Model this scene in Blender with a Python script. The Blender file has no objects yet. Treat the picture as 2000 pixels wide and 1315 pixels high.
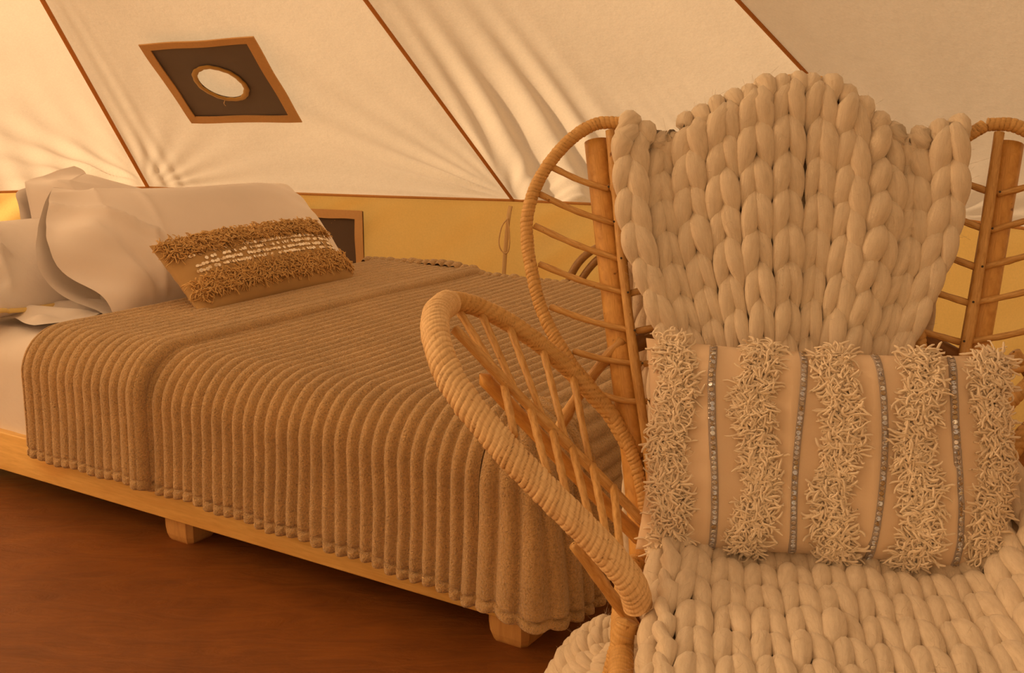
import bpy, math, random
import numpy as np
from mathutils import Vector, Matrix, noise as mnoise
PI = math.pi
rng = np.random.default_rng(7)
SC = bpy.context.scene

# ---------------------------------------------------------------- camera, sky, sun, exposure
cam_d = bpy.data.cameras.new('camera'); cam = bpy.data.objects.new('camera', cam_d)
SC.collection.objects.link(cam); SC.camera = cam
cam_d.sensor_width = 36; cam_d.lens = 2100 * 36 / 2000
cam.location = (0, 0, 1.05); cam.rotation_euler = (PI / 2 - math.atan(472 / 2100), 0, 0)
cam_d.clip_start = 0.02

world = bpy.data.worlds.new('sky'); SC.world = world; world.use_nodes = True
bg = world.node_tree.nodes['Background']
bg.inputs[0].default_value = (1.0, 0.79, 0.58, 1); bg.inputs[1].default_value = 0.80
sun_d = bpy.data.lights.new('sun', 'SUN'); sun = bpy.data.objects.new('sun', sun_d); SC.collection.objects.link(sun)
sun_d.energy = 7.4; sun_d.color = (1.0, 0.79, 0.57); sun_d.angle = math.radians(2)
SUN_AZ, SUN_EL = math.radians(-84), math.radians(32)      # sun stands beyond the head of the bed, left of the view
sv = Vector((math.sin(SUN_AZ) * math.cos(SUN_EL), math.cos(SUN_AZ) * math.cos(SUN_EL), math.sin(SUN_EL)))
sun.rotation_euler = sv.to_track_quat('Z', 'Y').to_euler()
SC.view_settings.view_transform = 'Standard'; SC.view_settings.look = 'None'
SC.view_settings.exposure = 0.20; SC.view_settings.gamma = 1.0; SC.view_settings.use_curve_mapping = False
SC.cycles.max_bounces = 8; SC.cycles.diffuse_bounces = 5; SC.cycles.transmission_bounces = 6
SC.cycles.use_adaptive_sampling = False

# ---------------------------------------------------------------- helpers
def tag(o, label=None, cat=None, group=None, kind=None):
    if label: o['label'] = label
    if cat: o['category'] = cat
    if group: o['group'] = group
    if kind: o['kind'] = kind
    return o

def empty(name, loc=(0, 0, 0), M=None):
    o = bpy.data.objects.new(name, None); SC.collection.objects.link(o)
    o.empty_display_size = 0.05
    if M is not None: o.matrix_world = M
    else: o.location = loc
    return o

class MB:
    def __init__(s): s.V = []; s.F = []; s.U = []; s.C = []; s.n = 0
    def add(s, V, F, U=None, C=None):
        V = np.asarray(V, float).reshape(-1, 3); F = np.asarray(F, np.int64).reshape(-1, 4)
        s.V.append(V); s.F.append(F + s.n); s.n += len(V)
        s.U.append(np.zeros((len(V), 2)) if U is None else np.asarray(U, float).reshape(-1, 2))
        c = np.zeros(len(V)) + .5 if C is None else np.asarray(C, float).reshape(-1)
        s.C.append(c); return s
    def build(s, name, mat, parent=None, smooth=True):
        V = np.concatenate(s.V); F = np.concatenate(s.F); U = np.concatenate(s.U); C = np.concatenate(s.C)
        me = bpy.data.meshes.new(name)
        me.vertices.add(len(V)); me.vertices.foreach_set('co', V.ravel())
        me.loops.add(F.size); me.loops.foreach_set('vertex_index', F.ravel().astype(np.int32))
        me.polygons.add(len(F)); me.polygons.foreach_set('loop_start', np.arange(0, F.size, 4, dtype=np.int32))
        me.polygons.foreach_set('use_smooth', np.full(len(F), smooth))
        uv = me.uv_layers.new(name='UVMap'); uv.data.foreach_set('uv', U[F.ravel()].ravel())
        a = me.attributes.new('tone', 'FLOAT', 'POINT'); a.data.foreach_set('value', C)
        me.update(calc_edges=True); me.validate()
        me.materials.append(mat)
        o = bpy.data.objects.new(name, me); SC.collection.objects.link(o)
        if parent is not None: o.parent = parent
        return o

def gridF(m, n, wrap=False):
    i = np.arange(m - 1)[:, None]; j = np.arange(n if wrap else n - 1)[None, :]
    j2 = (j + 1) % n
    return np.stack(np.broadcast_arrays(i * n + j, i * n + j2, (i + 1) * n + j2, (i + 1) * n + j), -1).reshape(-1, 4)

def nrm(v): return v / np.maximum(np.linalg.norm(v, axis=-1, keepdims=True), 1e-12)

def tubes(mb, P, R, k=8, C=None, ref=None, flat=1.0):
    """P (M,K,3) centre lines, R radii (M,K) or scalar"""
    P = np.asarray(P, float); 
    if P.ndim == 2: P = P[None]
    M, K, _ = P.shape; R = np.broadcast_to(np.asarray(R, float), (M, K))
    t = nrm(np.gradient(P, axis=1))
    if ref is None:
        mean = nrm(P[:, -1] - P[:, 0] + 1e-9)
        ref = np.where(np.abs(mean[:, 2:3]) < .8, [[0, 0, 1.]], [[1., 0, 0]])
    ref = np.broadcast_to(ref[:, None, :] if np.ndim(ref) == 2 else ref, P.shape)
    b = nrm(np.cross(t, ref)); n = np.cross(b, t)
    a = np.linspace(0, 2 * PI, k, endpoint=False)
    V = P[:, :, None] + R[:, :, None, None] * (np.cos(a)[None, None, :, None] * b[:, :, None] + flat * np.sin(a)[None, None, :, None] * n[:, :, None])
    L = np.concatenate([np.zeros((M, 1)), np.cumsum(np.linalg.norm(np.diff(P, axis=1), axis=-1), 1)], 1)
    U = np.stack(np.broadcast_arrays((a / (2 * PI))[None, None], (L + np.arange(M)[:, None] * .37)[:, :, None]), -1)
    F = (gridF(K, k, True)[None] + (np.arange(M) * K * k)[:, None, None]).reshape(-1, 4)
    c = None if C is None else np.repeat(np.broadcast_to(np.asarray(C, float).reshape(M, -1), (M, K)).reshape(-1), k)
    mb.add(V, F, U, c)
    return mb

def spline(pts, step=.01, closed=False):
    p = np.asarray(pts, float); n = len(p)
    if n == 2:
        m = max(2, int(np.linalg.norm(p[1] - p[0]) / step)); t = np.linspace(0, 1, m + 1)[:, None]
        return p[0] * (1 - t) + p[1] * t
    ext = np.vstack([p[-1:], p, p[:2]]) if closed else np.vstack([2 * p[0] - p[1], p, 2 * p[-1] - p[-2]])
    out = []
    for i in range(n if closed else n - 1):
        a, b, c, d = ext[i], ext[i + 1], ext[i + 2], ext[i + 3]
        m = max(2, int(np.linalg.norm(c - b) / step) + 1)
        t = np.linspace(0, 1, m, endpoint=False)[:, None]
        out.append(.5 * ((2 * b) + (-a + c) * t + (2 * a - 5 * b + 4 * c - d) * t * t + (-a + 3 * b - 3 * c + d) * t ** 3))
    out.append(p[:1] if closed else p[-1:])
    q = np.vstack(out)
    L = np.r_[0, np.cumsum(np.linalg.norm(np.diff(q, axis=0), axis=1))]
    m = max(3, int(L[-1] / step) + 1); s = np.linspace(0, L[-1], m)
    return np.stack([np.interp(s, L, q[:, k]) for k in range(3)], 1)

def rod(name, pts, r, mat, parent, k=10, taper=.85, knots=True):
    p = spline(pts, .008); n = len(p); s = np.linspace(0, 1, n)
    R = r * (1 + (taper - 1) * s) * (1 + .05 * np.sin(s * 23 + rng.uniform(0, 6)))
    if knots:
        for q in rng.uniform(.1, .9, 2): R = R * (1 + .16 * np.exp(-((s - q) / .012) ** 2))
    R = R.copy(); R[0] *= .15; R[-1] *= .15
    p[1] = p[0] + (p[1] - p[0]) * .2; p[-2] = p[-1] + (p[-2] - p[-1]) * .2
    mb = MB(); tubes(mb, p, R, k, C=rng.uniform(0, 1)); return mb.build(name, mat, parent)

def wrapped(name, pts, r, mat, parent, k=20, w=(.005, .0085), taper=1.0, step=.0011, tilt=.25, flat=1.0):
    """cane-wrapped tube: every turn of cane is a low ridge with its own tone, gaps between turns"""
    p = spline(pts, step); n = len(p)
    L = np.r_[0, np.cumsum(np.linalg.norm(np.diff(p, axis=0), axis=1))]
    e = [0.]; 
    while e[-1] < L[-1] + .03: e.append(e[-1] + rng.uniform(*w))
    e = np.array(e) - .015; tone = rng.uniform(.3, 1, len(e) + 1); lift = rng.uniform(-.02, .05, len(e) + 1); gap = rng.uniform(.62, 1, len(e) + 1)
    t = nrm(np.gradient(p, axis=0)); nn = np.zeros_like(p)
    v = np.cross(t[0], [0.3, .2, 1.]); v /= np.linalg.norm(v)
    for i in range(n):
        v = v - t[i] * (v @ t[i]); v /= np.linalg.norm(v); nn[i] = v
    bb = np.cross(t, nn)
    a = np.linspace(0, 2 * PI, k, endpoint=False)
    wob = .0006 * np.sin(3 * a[None] + L[:, None] * 90)
    s = L[:, None] + tilt * r * np.sin(a)[None] + wob
    idx = np.clip(np.searchsorted(e, s.ravel()).reshape(s.shape), 1, len(e) - 1)
    f = (s - e[idx - 1]) / (e[idx] - e[idx - 1])
    prof = np.clip(np.minimum(f, 1 - f) * 4.6, 0, 1) ** .5
    S = L / L[-1]
    R = r * (1 + (taper - 1) * S)[:, None] * (1 + lift[idx] + (prof - 1) * .20 * gap[idx])
    R[:2] *= .1; R[-2:] *= .1
    V = p[:, None] + R[..., None] * (np.cos(a)[None, :, None] * nn[:, None] + flat * np.sin(a)[None, :, None] * bb[:, None])
    U = np.stack(np.broadcast_arrays((a / (2 * PI))[None], L[:, None]), -1)
    C = tone[idx] * (1 - (1 - prof) * gap[idx]) ** 1.6
    mb = MB(); mb.add(V, gridF(n, k, True), U, C); return mb.build(name, mat, parent)

def boxmb(mb, lo, hi, bev=.003, M=None):
    """box with bevelled edges as one closed quad grid: rings of a rounded rectangle along x"""
    lo = np.array(lo, float); hi = np.array(hi, float)
    def ring(ins, k=4):
        y0, y1, z0, z1 = lo[1] + ins, hi[1] - ins, lo[2] + ins, hi[2] - ins
        b = bev; pts = []
        for cy, cz, a0 in ((y1 - b, z1 - b, 0), (y0 + b, z1 - b, PI / 2), (y0 + b, z0 + b, PI), (y1 - b, z0 + b, 1.5 * PI)):
            for j in range(k):
                a = a0 + PI / 2 * j / (k - 1); pts.append((cy + b * math.cos(a), cz + b * math.sin(a)))
        return np.array(pts)
    secs = [(lo[0], None), (lo[0], bev), (lo[0] + bev * .4, bev * .35), (lo[0] + bev, 0), (hi[0] - bev, 0), (hi[0] - bev * .4, bev * .35), (hi[0], bev), (hi[0], None)]
    V = []
    c = (lo + hi) / 2
    for x, ins in secs:
        if ins is None: r = np.tile([[c[1], c[2]]], (16, 1))
        else: r = ring(ins * .98)
        V.append(np.column_stack([np.full(16, x), r]))
    V = np.array(V); U = np.stack([V[..., 0], V[..., 1] + V[..., 2]], -1)
    if M is not None: V = V @ M[:3, :3].T + M[:3, 3]
    mb.add(V, gridF(8, 16, True), U)
    return mb

def fbm(P, scale, octv=3):
    P = np.asarray(P, float); sh = P.shape[:-1]; Q = (P * scale).reshape(-1, 3)
    return np.array([mnoise.fractal(Vector(q), .6, 2.0, octv) for q in Q]).reshape(sh)

def wav(x, y, seed, freq, n=6):
    """cheap smooth 2-D noise, a sum of random waves"""
    r = np.random.default_rng(seed); o = 0
    for _ in range(n):
        a = r.uniform(0, 2 * PI); f = freq * r.uniform(.5, 1.6); o = o + np.sin(f * (x * math.cos(a) + y * math.sin(a)) + r.uniform(0, 6.28))
    return o / n

def sstep(a, b, x):
    t = np.clip((x - a) / (b - a), 0, 1); return t * t * (3 - 2 * t)

# ---------------------------------------------------------------- materials
class Mat:
    def __init__(s, name):
        s.m = bpy.data.materials.new(name); s.m.use_nodes = True; s.t = s.m.node_tree; s.n = s.t.nodes; s.l = s.t.links
        s.b = s.n['Principled BSDF']; s.out = s.n['Material Output']
    def node(s, ty, **kw):
        n = s.n.new(ty)
        for k, v in kw.items():
            if k in n.inputs.keys(): n.inputs[k].default_value = v
            else: setattr(n, k, v)
        return n
    def lk(s, a, b): s.l.new(a, b)
    def coord(s, kind='Object', scale=(1, 1, 1)):
        c = s.node('ShaderNodeTexCoord'); mp = s.node('ShaderNodeMapping'); mp.inputs['Scale'].default_value = scale
        s.lk(c.outputs[kind], mp.inputs[0]); return mp.outputs[0]
    def noise(s, vec, scale, detail=4, rough=.55, dist=0):
        n = s.node('ShaderNodeTexNoise'); n.inputs['Scale'].default_value = scale; n.inputs['Detail'].default_value = detail
        n.inputs['Roughness'].default_value = rough; n.inputs['Distortion'].default_value = dist
        s.lk(vec, n.inputs['Vector']); return n.outputs['Fac']
    def ramp(s, fac, stops):
        r = s.node('ShaderNodeValToRGB'); e = r.color_ramp.elements
        while len(e) < len(stops): e.new(.5)
        for i, (p, c) in enumerate(stops): e[i].position = p; e[i].color = (*c, 1)
        s.lk(fac, r.inputs[0]); return r.outputs[0]
    def bump(s, fac, strength, dist, prev=None):
        b = s.node('ShaderNodeBump'); b.inputs['Strength'].default_value = strength; b.inputs['Distance'].default_value = dist
        s.lk(fac, b.inputs['Height'])
        if prev is not None: s.lk(prev, b.inputs['Normal'])
        return b.outputs[0]
    def mix(s, a, b, fac, mode='MULTIPLY'):
        m = s.node('ShaderNodeMix'); m.data_type = 'RGBA'; m.blend_type = mode
        if hasattr(fac, 'links'): s.lk(fac, m.inputs[0])
        else: m.inputs[0].default_value = fac
        s.lk(a, m.inputs[6])
        if hasattr(b, 'links'): s.lk(b, m.inputs[7])
        else: m.inputs[7].default_value = (*b, 1)
        return m.outputs[2]

LOBE = .2
def canvas(name, front, through, tr=.5, bs=.25, lobe=0):
    m = Mat(name); v = m.coord('Object')
    blot = m.noise(v, 3, 4); fine = m.noise(v, 160, 3); weave = m.noise(m.coord('Object', (1, 1, .15)), 700, 2)
    c1 = m.ramp(blot, [(.3, tuple(x * .93 for x in front)), (.7, front)])
    c2 = m.ramp(blot, [(.3, tuple(x * .93 for x in through)), (.7, through)])
    slub = m.ramp(fine, [(.3, (.93, .93, .93)), (.7, (1, 1, 1))])
    c1 = m.mix(c1, slub, 1); c2 = m.mix(c2, slub, 1)
    nb = m.bump(weave, bs, .0006); nb = m.bump(m.noise(v, 22, 5, .6), .3, .006, nb)
    d = m.node('ShaderNodeBsdfDiffuse'); t = m.node('ShaderNodeBsdfTranslucent'); x = m.node('ShaderNodeMixShader')
    m.lk(c1, d.inputs[0]); m.lk(c2, t.inputs[0]); m.lk(nb, d.inputs['Normal']); m.lk(nb, t.inputs['Normal'])
    x.inputs[0].default_value = tr; m.lk(d.outputs[0], x.inputs[1])
    if lobe:     # part of the daylight keeps its direction on its way through the weave
        g = m.node('ShaderNodeBsdfRefraction'); g.inputs['Roughness'].default_value = .75; g.inputs['IOR'].default_value = 1.25; m.lk(c2, g.inputs[0]); m.lk(nb, g.inputs['Normal'])
        y = m.node('ShaderNodeMixShader'); y.inputs[0].default_value = lobe; m.lk(t.outputs[0], y.inputs[1]); m.lk(g.outputs[0], y.inputs[2]); m.lk(y.outputs[0], x.inputs[2])
    else: m.lk(t.outputs[0], x.inputs[2])
    m.lk(x.outputs[0], m.out.inputs[0])
    m.n.remove(m.b); return m.m

def cloth(name, col, var=.1, bscale=900, bs=.2, sheen=.3, crease=0., rough=.9, uvfib=False):
    m = Mat(name); v = m.coord('Object')
    c = m.ramp(m.noise(v, 9, 4), [(.3, tuple(x * (1 - var) for x in col)), (.7, col)])
    if uvfib:
        f = m.noise(m.coord('UV', (14, 40, 1)), 1.0, 5, .7)
        c = m.mix(c, m.ramp(f, [(.25, (.80, .78, .74)), (.6, (1, 1, 1))]), 1)
        nb = m.bump(f, .55, .002); nb = m.bump(m.noise(v, 420, 3), .3, .001, nb)
    else:
        nb = m.bump(m.noise(v, bscale, 3), bs, .0008 if bs < .9 else .004)
    if crease: nb = m.bump(m.noise(v, 11, 5, .55, .6), crease, .012, nb)
    if bs >= .9:     # plush pile: mottled tone and tufted relief
        pile = m.noise(v, 240, 3, .7); c = m.mix(c, m.ramp(pile, [(.32, (.70, .65, .60)), (.55, (1, 1, 1))]), 1); nb = m.bump(pile, 1.0, .006, nb)
    m.lk(c, m.b.inputs['Base Color']); m.b.inputs['Roughness'].default_value = rough
    m.b.inputs['Sheen Weight'].default_value = sheen; m.b.inputs['Sheen Roughness'].default_value = .5
    m.b.inputs['Specular IOR Level'].default_value = .15
    m.lk(nb, m.b.inputs['Normal']); return m.m

def wood(name, dark, light, scale=(1.2, 14, 14), rough=.45, knots=True, coordk='Object'):
    m = Mat(name); v = m.coord(coordk, scale)
    g = m.noise(v, 2.2, 6, .6, 1.2); g2 = m.noise(v, 14, 4, .6, .3)
    c = m.ramp(g, [(.25, dark), (.5, tuple((a + b) / 2 for a, b in zip(dark, light))), (.72, light)])
    c = m.mix(c, m.ramp(g2, [(.3, (.85, .82, .76)), (.6, (1, 1, 1))]), .8)
    if knots:
        vo = m.node('ShaderNodeTexVoronoi'); vo.inputs['Scale'].default_value = 3.1; m.lk(m.coord(coordk, (.9, 2.2, 2.2)), vo.inputs['Vector'])
        c = m.mix(c, m.ramp(vo.outputs['Distance'], [(.05, (.28, .13, .05)), (.12, (.78, .62, .45)), (.30, (1, 1, 1))]), 1)
    m.lk(c, m.b.inputs['Base Color']); m.b.inputs['Roughness'].default_value = rough
    m.lk(m.bump(g2, .15, .001), m.b.inputs['Normal']); return m.m

def cane(name, dark, light, gapc, rough=.5):
    m = Mat(name); a = m.node('ShaderNodeAttribute', attribute_name='tone')
    f = m.noise(m.coord('UV', (60, 60, 1)), 1.0, 4)
    c = m.ramp(a.outputs['Fac'], [(.0, gapc), (.22, dark), (1., light)])
    c = m.mix(c, m.ramp(f, [(.3, (.78, .72, .62)), (.6, (1, 1, 1))]), .8)
    sp = m.noise(m.coord('Object'), 75, 3); c = m.mix(c, m.ramp(sp, [(.26, (.45, .28, .14)), (.34, (1, 1, 1))]), .8)
    m.lk(c, m.b.inputs['Base Color']); m.b.inputs['Roughness'].default_value = rough
    m.lk(m.bump(f, .25, .001), m.b.inputs['Normal']); return m.m

def peeled(name, dark, light):
    m = Mat(name); v = m.coord('UV', (3, 16, 1)); a = m.node('ShaderNodeAttribute', attribute_name='tone')
    g = m.noise(v, 3, 5, .6, .4)
    c = m.ramp(g, [(.3, dark), (.65, light)])
    c = m.mix(c, m.ramp(a.outputs['Fac'], [(0, (.86, .82, .76)), (1, (1, 1, 1))]), 1)
    sp = m.noise(m.coord('Object'), 60, 2); c = m.mix(c, m.ramp(sp, [(.24, (.3, .16, .07)), (.30, (1, 1, 1))]), .9)
    m.lk(c, m.b.inputs['Base Color']); m.b.inputs['Roughness'].default_value = .42
    m.lk(m.bump(g, .2, .001), m.b.inputs['Normal']); return m.m

M_roof = canvas('canvas_cream', (.70, .55, .37), (.88, .69, .46), .46, lobe=LOBE)
M_wall = canvas('canvas_khaki', (.74, .45, .15), (1.0, .60, .17), .56)
M_seam = canvas('seam_tape', (.72, .42, .16), (.80, .42, .14), .4)
M_tape = canvas('khaki_tape', (.80, .50, .23), (.7, .40, .14), .2)
M_ochre = cloth('ochre_binding', (.52, .30, .07), .2)
M_ribbon = cloth('ribbon_grey', (.46, .40, .38), .1)
M_dark = cloth('dark_panel', (.115, .075, .052), .12, bs=.1)
M_white = canvas('canvas_white', (.85, .78, .62), (1.0, .93, .74), .6)
M_pale = cloth('pale_tie', (.74, .52, .26), .1)
M_sheet = cloth('white_cotton', (.79, .735, .71), .04, 1200, .08, .1, .35)
M_sheet2 = cloth('white_cotton_smooth', (.90, .835, .81), .03, 1200, .08, .1, .12)
M_yellow = cloth('yellow_ticking', (.80, .60, .22), .06)
M_blank = cloth('blanket_plush', (.80, .52, .235), .16, 230, 1.0, .5)
M_thread = cloth('blanket_thread', (.22, .13, .06), .1)
M_wool = cloth('merino_wool', (.86, .755, .62), .07, 300, .4, .35, uvfib=True)
M_woolshade = cloth('wool_gap_shade', (.55, .43, .30), .1)  # darker copy of the wool: shade between the loops put into the colour
M_cush = cloth('cushion_cotton', (.84, .67, .50), .06, 900, .25, .15, .25)
M_yarn = cloth('cushion_yarn', (.98, .86, .70), .05, 500, .3, .25)
M_bcush = cloth('tan_cotton', (.50, .32, .14), .1, 900, .25, .1)
M_byarn = cloth('tan_yarn', (.74, .48, .20), .2, 500, .3, .2)
M_pine = wood('pine', (.72, .42, .12), (.95, .66, .24), (1.2, 11, 11))
M_leg = wood('pine_post', (.50, .25, .08), (.72, .42, .15), (14, 14, 1.2), knots=False)
M_cane = cane('cane_wrap', (.66, .40, .14), (.80, .51, .20), (.16, .07, .02))
M_canepale = cane('cane_wrap_pale', (.82, .57, .30), (.93, .69, .40), (.20, .10, .035), .6)
M_rod = peeled('peeled_willow', (.52, .27, .07), (.82, .54, .22))
M_post = peeled('smooth_post', (.55, .27, .06), (.78, .45, .13))
M_dowel = peeled('dark_rattan', (.28, .14, .045), (.45, .25, .09))

def floor_mat():
    m = Mat('groundsheet'); v = m.coord('Object')
    g = m.noise(v, 2.6, 6, .65, .8); g2 = m.noise(m.coord('Object', (1, 3.5, 1)), 5, 5, .6, 1.5)
    c = m.ramp(g, [(.3, (.19, .060, .008)), (.7, (.285, .093, .012))])
    c = m.mix(c, m.ramp(g2, [(.35, (.80, .76, .72)), (.65, (1.1, 1.1, 1.1))]), .8)
    m.lk(c, m.b.inputs['Base Color']); m.b.inputs['Roughness'].default_value = .55
    m.lk(m.bump(g2, .35, .012), m.b.inputs['Normal']); return m.m
M_floor = floor_mat()
def grass_mat():
    m = Mat('field'); c = m.ramp(m.noise(m.coord('Object'), 6, 5), [(.3, (.16, .15, .06)), (.7, (.30, .26, .12))])
    m.lk(c, m.b.inputs['Base Color']); m.b.inputs['Roughness'].default_value = .9; return m.m
M_field = grass_mat()
def sequin_mat(name, stops):
    m = Mat(name); a = m.node('ShaderNodeAttribute', attribute_name='tone')
    m.lk(m.ramp(a.outputs['Fac'], stops), m.b.inputs['Base Color'])
    m.b.inputs['Metallic'].default_value = .75; m.b.inputs['Roughness'].default_value = .22; return m.m
M_seq = sequin_mat('sequins', [(0, (.45, .33, .18)), (.4, (.62, .60, .62)), (.75, (.66, .76, 1)), (1, (.9, .96, 1))])  # bluish tones paint in the cool light glinting off the discs
M_seqw = sequin_mat('pearl_sequins', [(0, (.80, .62, .40)), (1, (1, .93, .82))])
M_nail = Mat('nail'); M_nail.b.inputs['Base Color'].default_value = (.05, .035, .02, 1); M_nail = M_nail.m

# ---------------------------------------------------------------- the tent
APEX = np.array([-1.227, 1.238, 2.60]); EAVE = .666
corn = [np.array([-3.03, 4.12, EAVE]), np.array([-1.548, 4.607, EAVE]), np.array([.0057, 4.036, EAVE]), np.array([1.386, 3.466, EAVE])]
for i in range(1, 10):
    a = math.radians(49.6 + 27.84 * i); corn.append(np.array([APEX[0] + 3.42 * math.sin(a), APEX[1] + 3.42 * math.cos(a), EAVE]))
NC = len(corn)
DOOR = None
for i in range(NC):   # the panel right behind the camera is the open doorway
    mid = (corn[i] + corn[(i + 1) % NC]) / 2
    if DOOR is None or abs(math.atan2(mid[0] - .3, -(mid[1]))) < DOOR[0]: DOOR = (abs(math.atan2(mid[0] - .3, -(mid[1]))), i)
DOOR = DOOR[1]

ceiling = empty('ceiling'); tag(ceiling, 'sloping cream canvas tent roof glowing with daylight', kind='structure')
wall_back = empty('wall_back'); tag(wall_back, 'low khaki canvas tent wall behind the bed', kind='structure')
wall_right = empty('wall_right'); tag(wall_right, 'low khaki canvas tent wall on the right behind the chair', kind='structure')
wall_left = empty('wall_left'); tag(wall_left, 'low khaki canvas tent wall past the head of the bed', kind='structure')
wall_front = empty('wall_front'); tag(wall_front, 'low khaki canvas tent wall behind the camera', kind='structure')

def folds(i, A, Tm, W):
    """A metres across from the left corner, Tm metres up the slope, W panel width. returns inward lift"""
    d = .012 * wav(A * 1, Tm * .6, 11 + i, 3.2) * sstep(0, .3, Tm)
    B = W - A
    # fan of short folds out of each lower corner
    for side, X in ((0, A), (1, B)):
        ang = np.arctan2(Tm + .02, X + .02); rad = np.hypot(X, Tm)
        am = .0050 * np.exp(-rad / .45) * sstep(.08, .25, rad)
        d = d + am * np.sin(ang * (26 + 3 * side) + 1.3 * i) 
    if i == 2:   # long soft folds beside the second seam
        X = A - .10 * Tm
        env = np.exp(-((X - .26) / .26) ** 2) * (1 - sstep(.5, 1.45, Tm)) 
        d = d + .020 * env * np.sin((X - .05 * np.sin(Tm * 1.6) + .02 * np.sin(X * 13)) * 2 * PI / .155 + .6)
        env = np.exp(-((X - .75) / .35) ** 2) * np.exp(-Tm / .25)
        d = d + .006 * env * np.sin(X * 2 * PI / .06)
    if i == 1:
        env = np.exp(-((A - .11) / .09) ** 2) * np.exp(-Tm / .6)
        d = d + .006 * env * np.sin(A * 2 * PI / .09)
        ang = np.arctan2(Tm + .03, B + .05); rad = np.hypot(B, Tm)
        d = d + .014 * np.exp(-((ang - .62) / .40) ** 2) * np.exp(-rad / .65) * sstep(.04, .2, rad) * np.sin(ang * 24)
    if i == 0:
        ang = np.arctan2(Tm + .03, B + .03); rad = np.hypot(B, Tm)
        d = d + .018 * np.exp(-((ang - .7) / .5) ** 2) * np.exp(-rad / .6) * sstep(.05, .2, rad) * np.sin(ang * 22)
        d = d + .008 * np.exp(-Tm / .35) * np.sin(A * 2 * PI / .14)
    return d * sstep(0, .035, A) * sstep(0, .035, B) * sstep(0, .03, Tm)

for i in range(NC):
    c1, c2 = corn[i], corn[(i + 1) % NC]; W = np.linalg.norm(c2 - c1)
    fine = i in (0, 1, 2, 3)
    m, n = (150, 170) if fine else (30, 14)
    T = np.linspace(0, 1, m) ** 1.35; S = np.linspace(0, 1, n)
    tt, ss = np.meshgrid(T, S, indexing='ij')
    base = c1 + (c2 - c1) * ss[..., None]; P = base + (APEX - base) * tt[..., None]
    nn = np.cross(c2 - c1, APEX - c1); nn /= np.linalg.norm(nn)
    cen = np.array([APEX[0], APEX[1], 1.0]);  nn *= np.sign((cen - c1) @ nn)   # inward
    slope = np.linalg.norm(APEX - (c1 + c2) / 2)
    lift = folds(i, ss * W * 1.0, tt * slope, W) * (1 - tt)
    sag = .045 * np.sin(PI * tt) * np.sin(PI * ss) + .0
    P = P + nn * (lift + sag)[..., None]
    U = np.stack([ss * W * (1 - tt), tt * slope], -1)
    mb = MB(); mb.add(P, gridF(m, n), U); mb.build('canvas_panel', M_roof, ceiling)
    # seam tape on the inside of the left seam of the panel
    s = np.linspace(0, .985, 60)[:, None]; q = c1 + (APEX - c1) * s + nn * .004
    mb = MB(); tubes(mb, q, .0085, 8, flat=.35); mb.build('seam_tape', M_seam, ceiling)
    # low wall
    if i == DOOR: continue
    wm, wn = (60, 120) if fine else (8, 10)
    zz, ss = np.meshgrid(np.linspace(EAVE, -.01, wm), np.linspace(0, 1, wn), indexing='ij')
    P = np.zeros((wm, wn, 3)); P[..., :2] = c1[:2] + (c2 - c1)[:2] * ss[..., None]; P[..., 2] = zz
    wnn = np.array([-(c2 - c1)[1], (c2 - c1)[0], 0]); wnn /= np.linalg.norm(wnn); wnn *= np.sign((cen - c1) @ wnn)
    env = sstep(0, .05, EAVE - zz) * sstep(0, .08, ss) * sstep(0, .08, 1 - ss)
    dg = (ss * W - (EAVE - zz) * .9)
    P = P + wnn * (env * (.016 * wav(ss * W, zz, 40 + i, 7) + .026 * np.sin((ss * W * .75 + 1.1 * (EAVE - zz) + .05 * wav(ss * W, zz, 90 + i, 6)) * 2 * PI / .19) * wav(ss * W, zz, 70 + i, 4)))[..., None]
    par = {0: wall_left, 1: wall_back, 2: wall_back, 3: wall_right, 4: wall_right}.get(i, wall_left if i >= 10 else wall_front)
    mb = MB(); mb.add(P, gridF(wm, wn), np.stack([ss * W, zz], -1)); mb.build('canvas_panel', M_wall, par)
    q = np.array([c1 + (c2 - c1) * t + wnn * .005 + np.array([0, 0, -.004 * math.sin(PI * t)]) for t in np.linspace(0, 1, 30)])
    mb = MB(); tubes(mb, q, .0055, 6); mb.build('eave_seam', M_seam, par)

# floor and the field outside
a = np.linspace(0, 2 * PI, 64, endpoint=False)
rr = np.linspace(0.001, 3.45, 40)
P = np.stack([APEX[0] + rr[:, None] * np.cos(a), APEX[1] + rr[:, None] * np.sin(a), .0 * rr[:, None] * a], -1)
mb = MB(); mb.add(P, gridF(40, 64, True), P[..., :2]); fl = mb.build('floor', M_floor)
tag(fl, 'smooth reddish brown groundsheet floor', kind='structure')
rr = np.array([.001, 5, 12, 25.])
P = np.stack([rr[:, None] * np.cos(a), rr[:, None] * np.sin(a), -.03 + 0 * rr[:, None] * a], -1)
mb = MB(); mb.add(P, gridF(4, 64, True), P[..., :2]); g = mb.build('ground', M_field); tag(g, 'field around the tent', kind='structure')

# panel frames to place the windows in canvas coordinates
def frame_of(i, vertical=False):
    c1, c2 = corn[i], corn[(i + 1) % NC]; ex = (c2 - c1) / np.linalg.norm(c2 - c1)
    if vertical: ey = np.array([0, 0, 1.]); c = c1.copy(); c[2] = 0
    else:
        ey = APEX - c1; ey = ey - ex * (ey @ ex); ey /= np.linalg.norm(ey); c = c1
    ez = np.cross(ex, ey); cen = np.array([APEX[0], APEX[1], 1.])
    if ez @ (cen - c1) < 0: ez = -ez
    M = Matrix.Identity(4)
    for r in range(3):
        M[r][0] = ex[r]; M[r][1] = ey[r]; M[r][2] = ez[r]; M[r][3] = c[r]
    return M

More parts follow.
